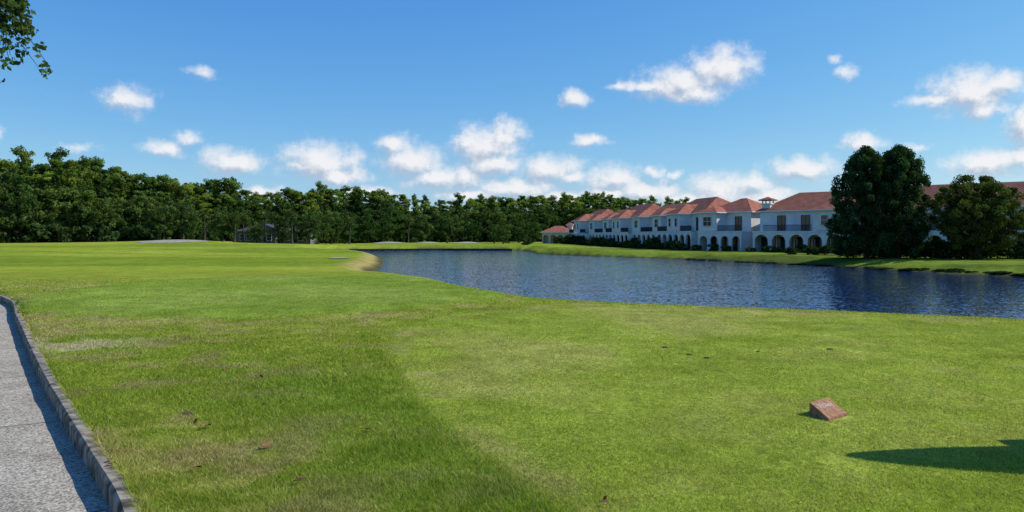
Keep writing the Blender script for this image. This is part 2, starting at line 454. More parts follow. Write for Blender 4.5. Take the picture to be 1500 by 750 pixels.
for s in np.arange(1.6, L[-1], 3.0):
    i = np.searchsorted(L, s)-1; t = (s-L[i])/(L[i+1]-L[i]); p = KS[i]*(1-t)+KS[i+1]*t; n = NS[i]; tt = np.array([n[1], -n[0]])
    q = [p+n*.13-tt*.006, p+n*2.77-tt*.006, p+n*2.77+tt*.006, p+n*.13+tt*.006]
    pm = p+n*1.44
    mb.poly([(q[0][0],q[0][1],-.131),((pm-tt*.006)[0],(pm-tt*.006)[1],-.116),((pm+tt*.006)[0],(pm+tt*.006)[1],-.116),(q[3][0],q[3][1],-.131)])
    mb.poly([((pm-tt*.006)[0],(pm-tt*.006)[1],-.116),(q[1][0],q[1][1],-.131),(q[2][0],q[2][1],-.131),((pm+tt*.006)[0],(pm+tt*.006)[1],-.116)])
link('path_joint', mb.mesh('path_joint', [M['wood']]), kind='structure', label='dark expansion joints across the path', category='path')

# ------------------------------------------------------------------ grass blades
def blades(n, y0, y1, pw):
    u = R.random(n)
    y = (y0**(1-pw)+u*(y1**(1-pw)-y0**(1-pw)))**(1/(1-pw))
    x = (R.random(n)*2-1)*.70*y
    kd = kerb_d(x, y)
    dl = sdist_poly(x, y, LK)
    keep = ((kd < .025)) & (dl > 1.2)
    keep &= ~((np.abs(x-2.9) < .2) & (np.abs(y-7.24) < .2))
    x, y, kd = x[keep], y[keep], kd[keep]
    c = ground_c(x, y); z = ground_h(x, y, False)
    t = sdist_poly(x, y, TEES); e = np.hypot((x+6.5)/6.6, (y-24)/8.6)
    short = np.maximum(ss(.12, -.12, t), ss(1.03, .97, e))
    lush = ss(2.2, 0, t)*(1-ss(9, 13, y))*(t > 0)
    edge = np.exp(-(kd/.08)**2)
    h = (.024+.012*lush+.024*edge)*(1-short)+.012*short
    h = h*(.5+.9*R.random(len(x)))*(.3+1.4*fbm(x*2.5, y*2.5, 11, 3))
    sc = np.clip(y/5, .8, 6)
    w = .0030*sc*(.7+.6*R.random(len(x)))
    an = R.random(len(x))*math.pi; le = R.random(len(x))*2*math.pi; lm = h*(.3+1.3*R.random(len(x)))
    dx = np.cos(an)*w; dy = np.sin(an)*w
    P = np.empty((len(x), 3, 3))
    P[:,0] = np.stack([x-dx, y-dy, z-.003], 1); P[:,1] = np.stack([x+dx, y+dy, z-.003], 1)
    P[:,2] = np.stack([x+np.cos(le)*lm, y+np.sin(le)*lm, z+h], 1)
    v = .62+.8*R.random(len(x)); st = (R.random(len(x)) < .12)
    c = c*v[:, None]; c[st] = c[st]*.4+np.array((.36,.30,.13))*.6
    return P, np.repeat(c*1.4, 3, axis=0)
Ps, Cs = [], []
for a in ((460000, 3.6, 13, 1.6), (140000, 12, 30, 1.4)):
    p, c = blades(*a); Ps.append(p.reshape(-1, 3)); Cs.append(c)
V = np.concatenate(Ps); Cc = np.concatenate(Cs)
link('grass', np_mesh('grass', V, np.arange(len(V)).reshape(-1, 3), M['grass_blade'], Cc), kind='stuff', label='short green and straw coloured grass blades', category='grass')

# ------------------------------------------------------------------ bunkers
for i, (bx, by, rx, ry) in enumerate(BUNK):
    n = 40; rings = 9; P = []
    for r in np.linspace(0, 1, rings):
        for j in range(n):
            w = 2*math.pi*j/n; k = r*(1+.18*math.sin(2*w+i)+.12*math.sin(3*w+2*i))
            P.append((bx+math.cos(w)*rx*k, by+math.sin(w)*ry*k))
    P = np.array(P); z = ground_h(P[:,0], P[:,1], False)+.06
    Fb = [[a*n+j, a*n+(j+1) % n, (a+1)*n+(j+1) % n, (a+1)*n+j] for a in range(rings-1) for j in range(n)]
    link('bunker_sand', np_mesh('bunker_sand', np.column_stack([P, z]), np.array(Fb), M['sand'], None, True), kind='structure', label='pale sand bunker in the turf', category='bunker')

# ------------------------------------------------------------------ foliage
def leafcloud(cen, rad, npc, size, shade, rng, flat=1.0, up=0.0):
    k = len(cen); n = k*npc
    ci = np.repeat(np.arange(k), npc)
    d = rng.normal(size=(n, 3)); d /= np.linalg.norm(d, axis=1)[:, None]
    r = rng.random(n)**.45
    p = cen[ci]+d*r[:, None]*rad[ci]
    nrm = d*.6+rng.normal(size=(n, 3))*.6; nrm[:, 2] += up
    nrm /= np.linalg.norm(nrm, axis=1)[:, None]
    a = np.cross(nrm, rng.normal(size=(n, 3))); a /= np.linalg.norm(a, axis=1)[:, None]
    b = np.cross(nrm, a)
    s = size*(.6+.8*rng.random(n))
    V = np.empty((n, 4, 3))
    V[:,0] = p-a*s[:,None]*.5; V[:,1] = p-b*s[:,None]*.28*flat; V[:,2] = p+a*s[:,None]*.5; V[:,3] = p+b*s[:,None]*.28*flat
    c = (shade[ci]*(.75+.5*rng.random(n)))[:, None]*np.ones(3)
    c = c*np.stack([1+.12*rng.normal(size=n), np.ones(n), np.ones(n)], 1)
    return V.reshape(-1, 3), np.repeat(np.clip(c, .1, 3), 4, axis=0)
def crown_mesh(name, cen, rad, npc, size, mat, rng, shade=None, **k):
    cen = np.array(cen, float); rad = np.array(rad, float)
    if rad.ndim == 1: rad = np.stack([rad, rad, rad*.75], 1)
    if shade is None: shade = .6+.8*rng.random(len(cen))
    V, c = leafcloud(cen, rad, npc, size, shade, rng, **k)
    return np_mesh(name, V, np.arange(len(V)).reshape(-1, 4), mat, c)

def proto_pine(seed, Ht=16, wid=2.6, low=.38):
    rng = np.random.default_rng(seed); cen = []; rad = []; mb = MB()
    lean = rng.normal(size=2)*.4
    tr = [(lean[0]*t*t, lean[1]*t*t, Ht*t) for t in np.linspace(0, .96, 7)]
    mb.tube(tr, list(np.linspace(.20, .04, 7)), 7)
    nb = 38
    for i in range(nb):
        t = low+(1-low)*(i/(nb-1))**.9
        w = wid*math.sin(math.pi*min(1, (1-t)/(1-low)*.82+.16))**.8*(.4+.9*rng.random())
        an = rng.random()*6.28; r0 = w
        z = Ht*t; bx, by = lean*t*t
        e = (bx+math.cos(an)*r0, by+math.sin(an)*r0, z+.3*r0*rng.random())
        mb.tube([(bx, by, z-.6), ((bx+e[0])/2, (by+e[1])/2, z-.1), e], [.07, .05, .02], 4)
        for q in (.45, 1):
            cen.append((bx+(e[0]-bx)*q+rng.normal()*.3, by+(e[1]-by)*q+rng.normal()*.3, e[2]+rng.normal()*.3))
            rad.append(.45+.55*rng.random())
    cen.append((lean[0], lean[1], Ht*.97)); rad.append(.5)
    return mb.mesh('pine_trunk', [M['bark']], True), crown_mesh('pine_crown', cen, rad, 90, .34, M['pine_leaf'], rng, up=.3, flat=1.3)
def proto_oak(seed, Ht=11, wid=5.0, mat='oak_leaf', leaf=.36, npc=95, k=110, zlow=.05, rr=1.0):
    rng = np.random.default_rng(seed); mb = MB()
    mb.tube([(0,0,-.2),(.1,0,Ht*.12),(0,.1,Ht*.25),(.2,0,Ht*.42)], [.45,.34,.3,.2], 8)
    cen = []; rad = []
    while len(cen) < k:
        d = rng.normal(size=3); d /= np.linalg.norm(d); r = (.35+.65*rng.random()**.5)
        lump = 1+.25*math.sin(3*math.atan2(d[1], d[0])+seed)+.18*rng.normal()
        p = np.array([d[0]*wid*r*lump, d[1]*wid*r*lump, Ht*.50+d[2]*Ht*.46*r*lump])
        if p[2] < Ht*zlow: continue
        cen.append(p); rad.append(Ht*(.045+.06*rng.random())*rr)
    for i in range(9):
        e = cen[i]; mb.tube([(0,.0,Ht*.2),(e[0]*.4,e[1]*.4,Ht*.2+(e[2]-Ht*.2)*.55),tuple(e)], [.2,.12,.03], 5)
    me = crown_mesh('oak_crown', cen, rad, npc, leaf, M[mat], rng, up=.2, flat=1.3)
    return mb.mesh('oak_trunk', [M['bark']], True), me
def proto_palm(seed, Ht=8):
    rng = np.random.default_rng(seed); mb = MB()
    mb.tube([(0,0,-.1),(.05,0,Ht*.3),(.15,.05,Ht*.65),(.1,.1,Ht)], [.24,.18,.17,.2], 8)
    V = []; F = []; c = []
    for i in range(34):
        an = rng.random()*6.28; el = rng.uniform(-.9, 1.2); L_ = 1.1+.3*rng.random()
        d = np.array([math.cos(an)*math.cos(el), math.sin(an)*math.cos(el), math.sin(el)])
        s = np.array([-math.sin(an), math.cos(an), 0]); n_ = np.cross(s, d)
        base = np.array([.1,.1,Ht]); hub = base+d*L_*.6
        for q in np.linspace(-1.2, 1.2, 11):
            tip = hub+(d*math.cos(q)+s*math.sin(q))*1.0-np.array([0,0,.35*abs(q)])
            mid = (hub+tip)/2; w = np.cross(tip-hub, n_); w = w/np.linalg.norm(w)*.06
            i0 = len(V); V += [hub, mid-w, tip, mid+w]; F.append([i0, i0+1, i0+2, i0+3]); c += [.6+.7*rng.random()]*4
        i0 = len(V); V += [base-s*.03, base+s*.03, hub+s*.03, hub-s*.03]; F.append([i0, i0+1, i0+2, i0+3]); c += [.8]*4
    return mb.mesh('palm_trunk', [M['bark']], True), np_mesh('palm_crown', np.array(V), np.array(F), M['palm_leaf'], np.array(c)[:, None]*np.ones(3))

def tree(name, tm, cm, x, y, sx, sz, rot, label, category, group=None, z=None):
    e = link(name, None, loc=(x, y, gh(x, y)-.05 if z is None else z))
    e.empty_display_size = .3
    e.scale = (float(sx), float(sx), float(sz)); e.rotation_euler = (0, 0, float(rot))
    e['label'] = label; e['category'] = category
    if group: e['group'] = group
    link('trunk', tm, e); link('crown', cm, e)
    return e

PINES = [proto_pine(11), proto_pine(12, 16, 3.0, .3), proto_pine(13, 16, 2.4, .42), proto_pine(14, 16, 3.3, .34), proto_pine(15, 16, 2.6, .22), proto_pine(16, 16, 3.4, .4), proto_pine(17, 16, 2.0, .3)]
OAKS = [proto_oak(21), proto_oak(22, 11, 4.2), proto_oak(23, 11, 5.6), proto_oak(24, 11, 4.6), proto_oak(25, 11, 5.2)]
PALMS = [proto_palm(31), proto_palm(32)]
PX = np.array([-200,0,60,130,200,235,265,330,365,385,440,500,545,590,650,750,850,950,1010,1100])
TOP = np.array([218,228,232,242,248,262,268,268,282,290,277,278,281,289,293,290,288,291,295,300])
def top_at(a): return np.interp(a, (PX-750)/1155, (345-TOP)/1155)
rng = np.random.default_rng(5)
a = -.77
while a < .25:
    D = float(woodD(a))+rng.uniform(6, 28)
    thin = rng.random() < .14
    h = EYE+float(top_at(a))*D*(rng.uniform(1.02, 1.12) if thin else rng.choice([rng.uniform(.80, .95), rng.uniform(.92, 1.04)], p=[.4, .6]))
    x = a*D; g = gh(x, D); pm = PINES[6 if thin else rng.integers(7)]; s = (h-g)/16
    tree('pine_tree', *pm, x, D, max(s, .8)*(rng.uniform(.75, 1.0) if thin else rng.uniform(1.0, 1.45)), s, rng.random()*6.28, 'tall slender pine with ragged green crown in a wood', 'tree', 'trees of the wood edge')
    a += rng.uniform(.005, .011)
a = -.77
while a < .27:
    D = float(woodD(a))+rng.uniform(-1, 8)
    if -.37 < a < -.25: D = float(woodD(a))+rng.uniform(6, 12)
    h = (EYE+float(top_at(a))*D)*rng.uniform(.50, .88)
    x = a*D; g = gh(x, D)
    if rng.random() < .85:
        pm = OAKS[rng.integers(5)]; s = (h-g)/11
        tree('oak_tree', *pm, x, D, s*rng.uniform(.85, 1.2), s, rng.random()*6.28, 'dark broad oak at the edge of the wood', 'tree', 'trees of the wood edge')
    else:
        pm = PINES[rng.integers(5)]; s = (h-g)/16
        tree('pine_tree', *pm, x, D, s*1.6, s, rng.random()*6.28, 'tall slender pine with ragged green crown in a wood', 'tree', 'trees of the wood edge')
    a += rng.uniform(.010, .017)
for px, D, h, kind in [(240,164,7.5,'o'),(268,168,7.5,'o'),(300,166,6.5,'p'),(326,163,7.4,'o'),(344,160,6.0,'p'),(356,162,6.0,'p'),(376,163,4.6,'o'),(388,165,6.4,'p'),(403,162,6.2,'p'),(416,164,5.4,'o'),(428,162,6.9,'p'),(448,168,7.6,'o'),(466,182,7.8,'o'),
     (485,190,8,'o'),(505,195,7.5,'o'),(512,186,6.3,'p'),(535,205,8.5,'o'),(560,215,8,'o'),(598,222,8,'p'),(620,230,8.5,'o'),(655,234,7.5,'o'),(690,236,7,'o'),(737,196,5.2,'o'),(724,204,5.0,'o'),(760,246,8,'o'),(780,240,7,'o')]:
    x = (px-750)/1155*D
    if kind == 'o':
        pm = OAKS[rng.integers(4)]; s = h/11
        tree('oak_tree', *pm, x, D, s*.95, s, rng.random()*6.28, 'small rounded oak standing before the wood', 'tree', 'small trees before the wood')
    else:
        pm = PALMS[rng.integers(2)]; s = h/9
        tree('palm_tree', *pm, x, D, s*1.2, s, rng.random()*6.28, 'cabbage palm with round head of fan leaves', 'palm', 'palms before the wood')
cen = []; rad = []
for a in np.arange(-.8, .29, .004):
    hm = EYE+float(top_at(a))*float(woodD(a))
    for q in range(6):
        D = float(woodD(a))+rng.uniform(8, 30); h = hm*(.04+.72*(q+rng.random())/6); cen.append((a*D, D, gh(a*D, D)+h)); rad.append(rng.uniform(1.3, 2.2))
    if not -.37 < a < -.25:
        for q in range(3):
            D = float(woodD(a))+rng.uniform(-3, 6); h = rng.uniform(.2, 3.0); cen.append((a*D, D, gh(a*D, D)+h)); rad.append(rng.uniform(.8, 1.5))
link('undergrowth', crown_mesh('undergrowth', cen, rad, 52, .8, M['under_leaf'], rng, flat=1.3), kind='stuff', label='dense shaded undergrowth inside the wood', category='undergrowth')

# big conifers on the far bank
def proto_cyp(seed, Ht, wid, k=480):
    rng = np.random.default_rng(seed); mb = MB()
    mb.tube([(0,0,-.3),(.05,0,Ht*.3),(0,.05,Ht*.6),(0,0,Ht*.9)], [.32,.24,.14,.04], 8)
    cen = []; rad = []
    for i in range(k):
        t = rng.random()
        prof = min(1, ((1-t)/.36))**.55*min(1, .84+t*.5)
        an = rng.random()*6.28; q = prof*wid*(.2+.8*rng.random()**.45)*(1+.09*math.sin(2*an+7*t)+.10*math.sin(5*an+14*t+seed)+.09*rng.normal())
        z = Ht*(.03+.92*t); cen.append((math.cos(an)*q, math.sin(an)*q, z)); rad.append((.26+.36*rng.random())*(1.15-.2*t))
        if i % 9 == 0: mb.tube([(0,0,max(z-.8,.3)),(math.cos(an)*q*.9,math.sin(an)*q*.9,z)], [.06,.02], 4)
    rad = np.array(rad); rad = np.stack([rad, rad, rad*1.15], 1)
    return mb.mesh('conifer_trunk', [M['bark']], True), crown_mesh('conifer_crown', cen, rad, 190, .17, M['cyp_leaf'], rng, shade=.4+1.2*rng.random(len(cen)), flat=1.3)
c1 = proto_cyp(41, 12.1, 3.35); c2 = proto_cyp(42, 12.2, 3.15)
tree('conifer_tree', *c1, 37.5, 83.5, 1, 1, 0, 'tall dense dark green conifer on the lake bank', 'tree')
tree('conifer_tree', *c2, 40.6, 83, 1, 1.0, 1.2, 'tall dense dark conifer touching its twin on the bank', 'tree')
o1 = proto_oak(43, 8.6, 3.9, 'shade_leaf', .18, 200, 360, zlow=.03, rr=.8)
tree('shade_tree', *o1, 46.9, 79.5, 1.0, 1.0, .5, 'rounded olive green tree on the lake bank', 'tree')
tree('shade_tree', *o1, 58.5, 81.5, .9, .75, 2.5, 'rounded olive green tree on the lake bank', 'tree')

# overhanging oak beside the path, only one hanging branch reaches into view
rng = np.random.default_rng(77)
e = link('live_oak', None, loc=(-10.0, 9.6, .05)); e['label'] = 'spreading oak beside the path with a hanging branch'; e['category'] = 'tree'
mb = MB(); mb.tube([(0,0,-.5),(.05,0,1.2),(.3,0,2.6),(.5,-.1,4.2),(.4,0,6)], [.34,.27,.23,.18,.08], 10)
mb.tube([(.4,0,3.2),(1.6,-.1,4.6),(2.9,-.2,5.0),(3.9,-.3,4.85)], [.14,.10,.06,.03], 7)
mb.tube([(.4,0,3.6),(-.8,.6,5.2),(-2,1,6)], [.13,.08,.03], 6); mb.tube([(.4,0,3.8),(-.4,-1.3,5.4),(-1,-2.2,6.2)], [.12,.07,.03], 6)
twigs = []
for i in range(36):
    s = np.array([3.5+rng.uniform(-.35,.5), -.3+rng.uniform(-.3,.4), 4.8+rng.uniform(-.05,.15)])
    d = np.array([.2+rng.normal()*.3, rng.normal()*.3, -.75-.45*rng.random()]); Lg = rng.uniform(.4, 1.15)
    pts = [s, s+d*Lg*.5, s+d*Lg+np.array([.10,0,-.03])]
    mb.tube([tuple(p) for p in pts], [.012,.007,.003], 5); twigs.append(pts)
link('trunk', mb.mesh('live_oak_trunk', [M['bark']], True), e)
cen = []; rad = []
for pts in twigs:
    for t in np.linspace(.15, 1, 8):
        p = pts[0]*(1-t)**2+2*pts[1]*t*(1-t)+pts[2]*t*t
        cen.append(p+rng.normal(size=3)*.04); rad.append(.09)
V1, k1 = leafcloud(np.array(cen), np.stack([rad]*3, 1), 15, .064, .7+.6*rng.random(len(cen)), rng, flat=1.3)
cen = []
while len(cen) < 90:
    d = rng.normal(size=3); d /= np.linalg.norm(d); p = np.array([-.2,0,6.6])+d*np.array([3.3,3.5,1.9])*(.4+.6*rng.random())
    if p[2] > 5.2: cen.append(p)
V2, k2 = leafcloud(np.array(cen), np.ones((90,3))*.7, 160, .13, .7+.6*rng.random(90), rng, flat=1.4)
V = np.concatenate([V1, V2])
link('crown', np_mesh('live_oak_crown', V, np.arange(len(V)).reshape(-1, 4), M['oak_leaf'], np.concatenate([k1, k2])), e)

# ------------------------------------------------------------------ buildings
def arch_panel(mb, u0, u1, z0, z1, v0, v1, n, pier, spring, mi=0):
    bay = (u1-u0)/n; r = (bay-pier)/2
    rise = min(r, z1-.35-spring)
    for i in range(n):
        a0 = u0+i*bay; a1 = a0+bay; c = (a0+a1)/2
        arc = [(c-r*math.cos(t), spring+rise*math.sin(t)) for t in np.linspace(0, math.pi, 13)]
        for v, s in ((v0, 1), (v1, -1)):
            def P(q):
                q = [(p[0], v, p[1]) for p in q]; mb.poly(q if s > 0 else q[::-1], mi)
            P([(a0,z0),(c-r,z0),(c-r,z1),(a0,z1)]); P([(c+r,z0),(a1,z0),(a1,z1),(c+r,z1)])
            for k in range(12):
                P([arc[k], arc[k+1], (arc[k+1][0], z1), (arc[k][0], z1)])
        full = [(c-r, z0)]+arc+[(c+r, z0)]
        for k in range(len(full)-1):
            p, q = full[k], full[k+1]
            mb.poly([(p[0],v0,p[1]),(p[0],v1,p[1]),(q[0],v1,q[1]),(q[0],v0,q[1])], mi)
    for u, s in ((u0, 1), (u1, -1)):
        mb.poly([(u,v0,z0),(u,v1,z0),(u,v1,z1),(u,v0,z1)], mi)
    mb.poly([(u0,v0,z1),(u1,v0,z1),(u1,v1,z1),(u0,v1,z1)], mi)
def window_mesh(w, h, muntin=1, mats=None, bar=True):
    mb = MB(); f = .07
    mb.box(-w/2-f, -w/2, -.09, .0, 0, h); mb.box(w/2, w/2+f, -.09, 0, 0, h)
    mb.box(-w/2-f, w/2+f, -.092, 0, h, h+f); mb.box(-w/2-f-.05, w/2+f+.05, -.14, 0, -f, 0)
    for k in range(1, muntin+1):
        u = -w/2+w*k/(muntin+1); mb.box(u-.025, u+.025, -.06, -.03, 0, h)
    if bar: mb.box(-w/2, w/2, -.058, -.032, h*.5-.025, h*.5+.025)
    mb.box(-w/2, w/2, -.028, -.004, 0, h, 1)
    return mb.mesh('window', mats or [M['trim'], M['glass']])
WIN = {'small': window_mesh(.95,1.35,0), 'wide': window_mesh(1.6,1.4,1), 'slider': window_mesh(2.2,2.1,1,[M['iron'],M['glass']],False), 'door': window_mesh(1.1,2.1,1,[M['iron'],M['glass']],False)}
def hip(mb, x0, x1, y0, y1, ze, rise, ov=.55, inset=None, mi=0, fi=1, L_=None, R_=None):
    hy = (y1-y0)/2+ov
    iL = hy if L_ is None else L_; iR = hy if R_ is None else R_
    if inset is not None: iL = iR = inset
    x0 -= ov if iL > .5 else .02; x1 += ov if iR > .5 else .02
    y0 -= ov; y1 += ov; ym = (y0+y1)/2
    if x1-x0 <= iL+iR+.1: k = (x1-x0-.1)/(iL+iR); iL *= k; iR *= k
    zb = ze+.16
    A, B, C_, D_ = (x0,y0,zb),(x1,y0,zb),(x1,y1,zb),(x0,y1,zb); E, F_ = (x0+iL,ym,zb+rise),(x1-iR,ym,zb+rise)
    mb.poly([A,B,F_,E],mi); mb.poly([B,C_,F_],mi if iR > .5 else 2); mb.poly([C_,D_,E,F_],mi); mb.poly([D_,A,E],mi if iL > .5 else 2)
    for p, q in ((A,B),(B,C_),(C_,D_),(D_,A)): mb.poly([(p[0],p[1],ze),(q[0],q[1],ze),q,p],fi)
    mb.poly([(x0,y0,ze),(x0,y1,ze),(x1,y1,ze),(x1,y0,ze)],fi)
def wing_roof(mb, x0, x1, y0, y1, ze, rise, ov=.5, gable=False):
    x0 -= ov; x1 += ov; y0 -= ov; xm = (x0+x1)/2; zb = ze+.16; ins = 0 if gable else (x1-x0)/2*.9
    A, B, C_, D_ = (x0,y0,zb),(x1,y0,zb),(x1,y1,zb),(x0,y1,zb); E, F_ = (xm,y0+ins,zb+rise),(xm,y1,zb+rise)
    mb.poly([A,B,E], 0 if not gable else 2); mb.poly([B,C_,F_,E],0); mb.poly([D_,A,E,F_],0); mb.poly([C_,D_,F_],0)
    for p, q in ((A,B),(B,C_),(D_,A)): mb.poly([(p[0],p[1],ze),(q[0],q[1],ze),q,p],1)
    mb.poly([(x0,y0,ze),(x0,y1,ze),(x1,y1,ze),(x1,y0,ze)],1)
def rail_mesh(w):
    mb = MB(); mb.box(0, w, -.03, .03, .95, 1.02); mb.box(0, w, -.02, .02, .08, .13)
    for u in np.arange(.0, w+.01, .13): mb.box(u-.02, u+.02, -.017, .017, .0, .95)
    return mb.mesh('balcony_railing', [M['iron']])
def townhouse(p0, p1, base, n_arch, wings, balconies, label, rise=2.7, eave=6.0, depth=11, chim=None, side_win=True, hL=None, hR=None, wr=.5):
    p0 = np.array(p0, float); p1 = np.array(p1, float); w = float(np.linalg.norm(p1-p0)); d = (p1-p0)/w
    e = link('townhouse', None, loc=(p0[0], p0[1], base)); e.rotation_euler = (0, 0, math.atan2(d[1], d[0]))
    e['label'] = label; e['category'] = 'house'; e['group'] = 'lakeside townhouses'
    AD = 2.4
    mb = MB(); mb.box(.02, w-.02, AD, depth, -.6, eave)
    for (a, b) in wings: mb.box(a, b, .03, AD+.01, 3.15, eave-.06)
    mb.box(.0, w, AD-.05, AD+.02, 3.02, 3.2)
    link('wall', mb.mesh('wall', [M['stucco']]), e)
    mb = MB(); arch_panel(mb, 0, w, -.6, 2.95, 0, .3, n_arch, .6, 1.55)
    mb.box(0, w, .31, AD-.06, 2.75, 2.94)
    mb.box(0, .28, .31, AD-.06, -.6, 2.74); mb.box(w-.28, w, .31, AD-.06, -.6, 2.74)
    mb.box(-.04, w+.04, -.07, 0.0, 2.9, 3.1)
    link('arcade', mb.mesh('arcade', [M['stucco']]), e)
    mb = MB(); hip(mb, 0, w, AD, depth, eave, rise, .5, L_=hL, R_=hR)
    for k, (a, b) in enumerate(wings): wing_roof(mb, a, b, 0, depth/2+.8, eave-.04, min((b-a)/2*wr, rise-.3))
    link('roof', mb.mesh('roof', [M['tiles'], M['trim'], M['stucco']]), e)
    bay = w/n_arch
    for i in range(n_arch):
        c = (i+.5)*bay; q = link('window', WIN['slider'] if bay > 2.6 else WIN['door'], e, (c, AD-.06, .05))
    for (a, b) in wings:
        n = 2 if b-a > 4.5 else 1
        for i in range(n):
            u = a+(i+.5)*(b-a)/n; link('window', WIN['small'] if n > 1 else WIN['wide'], e, (u, .0, 3.95))
    for (a, b) in balconies:
        link('balcony_railing', rail_mesh(b-a), e, (a, .12, 2.98))
        n = max(1, int((b-a)/3.2))
        for i in range(n): link('window', WIN['door'], e, (a+(i+.5)*(b-a)/n, AD-.06, 3.25))
    if side_win:
        for vv in (4.2, 8.4):
            for zz in (1.0, 4.0):
                q = link('window', WIN['small'], e, (0.01, vv, zz)); q.rotation_euler = (0, 0, -math.pi/2)
    if chim:
        u, vv, z0, z1 = chim; k = .65
        mb = MB(); mb.box(u-k, u+k, vv-k, vv+k, z0, z1-.35)
        mb.box(u-k-.12, u+k+.12, vv-k-.12, vv+k+.12, z1-.35, z1-.2)
        for a_ in (-k, k-.14):
            for b_ in (-k, k-.14): mb.box(u+a_, u+a_+.14, vv+b_, vv+b_+.14, z1-.2, z1+.2)
        ch = link('chimney', mb.mesh('chimney', [M['stucco']]), e)
        mb = MB(); hip(mb, u-k, u+k, vv-k, vv+k, z1+.2, .45, .4); link('cap', mb.mesh('cap', [M['tiles'], M['tiles']]), ch)
    return e
A0 = np.array((14.9, 208.)); A1 = np.array((29.8, 131.)); nA = 5; seg = (A1-A0)/nA
for i in range(nA):
    a = A0+seg*i; b = A0+seg*(i+1)-seg/np.linalg.norm(seg)*.05; w = float(np.linalg.norm(b-a))
    off = np.array([.98,.19])*(.9 if i % 2 else 0)
    if i % 2: wg, bl = [(.05, 4.4), (w-4.4, w-.05)], [(4.6, w-4.6)]
    else: wg, bl = [(w*.5-2.8, w*.5+2.8)], [(.2, w*.5-3.0), (w*.5+3.0, w-.2)]
    townhouse(a+off, b+off, -.75+.02*i, 6, wg, bl, 'white two-storey townhouse with red tile roof and arcade', rise=(2.9,2.4,3.0,2.5,2.9)[i], hL=None if i == 0 else 3.2, hR=None if i == nA-1 else 3.2, wr=.62)
townhouse((30.2,128), (35.2,121.0), -.75, 4, [(.05, 3.8)], [(4.0, 8.4)], 'white townhouse with red hipped roof and small arches', rise=2.3, depth=10)
townhouse((35.9,117.6), (47.6,106.8), -.8, 6, [(9.0, 15.7)], [(1.6, 8.8)], 'large white townhouse with dark balcony and row of arches', rise=2.8, chim=(.9, 3.2, 5.9, 7.5), hR=.0)
dC = np.array((47.6-35.9, 106.8-117.6)); dC = dC/np.linalg.norm(dC); q0 = np.array((47.6,106.8))+dC*.06; q1 = q0+dC*15; q2 = q1+dC*.06; q3 = q2+dC*15
townhouse(q0, q1, -.82, 6, [(0.1, 5)], [(5.2, 14.6)], 'white townhouse with orange tile roof half hidden by trees', rise=3.2, hL=0., hR=0.)
townhouse(q2, q3, -.84, 6, [(8, 14.5)], [(.2, 7.8)], 'white townhouse with orange tile roof half hidden by trees', rise=3.2, hL=0.)

# small pavilion
e = link('pavilion', None, loc=(8.2, 214, gh(10, 214))); e.rotation_euler = (0, 0, -.25)
e['label'] = 'small beige lakeside pavilion with orange tile roof'; e['category'] = 'pavilion'
mb = MB(); arch_panel(mb, 0, 8, -.3, 2.9, 0, .3, 4, .5, 1.6); mb.box(0, 8, 1.8, 6, -.3, 2.9); mb.box(0,.3,.3,1.79,-.3,2.88); mb.box(7.7,8,.3,1.79,-.3,2.88)
link('wall', mb.mesh('wall', [M['stucco_tan']]), e)
mb = MB(); hip(mb, 0, 8, 0, 6, 2.92, 1.7); link('roof', mb.mesh('roof', [M['tiles'], M['trim']]), e)
mb = MB(); mb.box(6.2, 7.6, 3.4, 4.8, 2.95, 4.9); tw = link('turret', mb.mesh('turret', [M['stucco_tan']]), e)
mb = MB(); hip(mb, 6.2, 7.6, 3.4, 4.8, 4.92, .8, .3); link('roof', mb.mesh('turret_roof', [M['tiles'], M['trim']]), tw)

# grey house among the palms
e = link('house', None, loc=(-60, 171, gh(-52, 171))); e.rotation_euler = (0, 0, .08)
e['label'] = 'low grey house half hidden by palms and trees'; e['category'] = 'house'
mb = MB(); mb.box(0, 16, 0, 9, -.4, 2.9); mb.box(4, 9, -2, -.01, -.4, 3.2); link('wall', mb.mesh('wall', [M['greywall']]), e)
mb = MB(); hip(mb, 0, 16, 0, 9, 2.9, 1.5); wing_roof(mb, 4, 9, -2, 4, 3.2, 1.3, gable=True); link('roof', mb.mesh('roof', [M['greyroof'], M['greywall'], M['greywall']]), e)
for u, v in ((1.5,0),(2.9,0),(5.4,-2),(7.6,-2),(11,0),(13.8,0)): link('window', WIN['small'], e, (u, v, 1.0))
link('door', WIN['door'], e, (9.8, 0, 0.05))

# ------------------------------------------------------------------ hedges before the houses
rng = np.random.default_rng(91)
bprot = []
for i in range(3):
    cen = []; rad = []
    for k in range(26):
        d = rng.normal(size=3); d /= np.linalg.norm(d); cen.append((d[0]*.75, d[1]*.75, .75+d[2]*.55)); rad.append(rng.uniform(.25, .45))
    bprot.append(crown_mesh('bush', cen, rad, 60, .2, M['bush_leaf'], rng))
def bush(x, y, s, sz):
    o = link('bush', bprot[rng.integers(3)], loc=(x, y, gh(x, y)-.1)); o.scale = (float(s), float(s), float(sz)); o.rotation_euler = (0,0,rng.random()*6)
    o['label'] = 'clipped dark green shrub before the townhouses'; o['category'] = 'bush'; o['group'] = 'shrubs before the townhouses'
dA = seg/np.linalg.norm(seg)
for s in np.arange(-2, 80, 1.9):
    p = A0+dA*s+np.array([-.98,-.19])*rng.uniform(1.2, 3.4)
    if rng.random() < .9: bush(p[0], p[1], rng.uniform(.8, 1.5), rng.uniform(.6, 1.5))
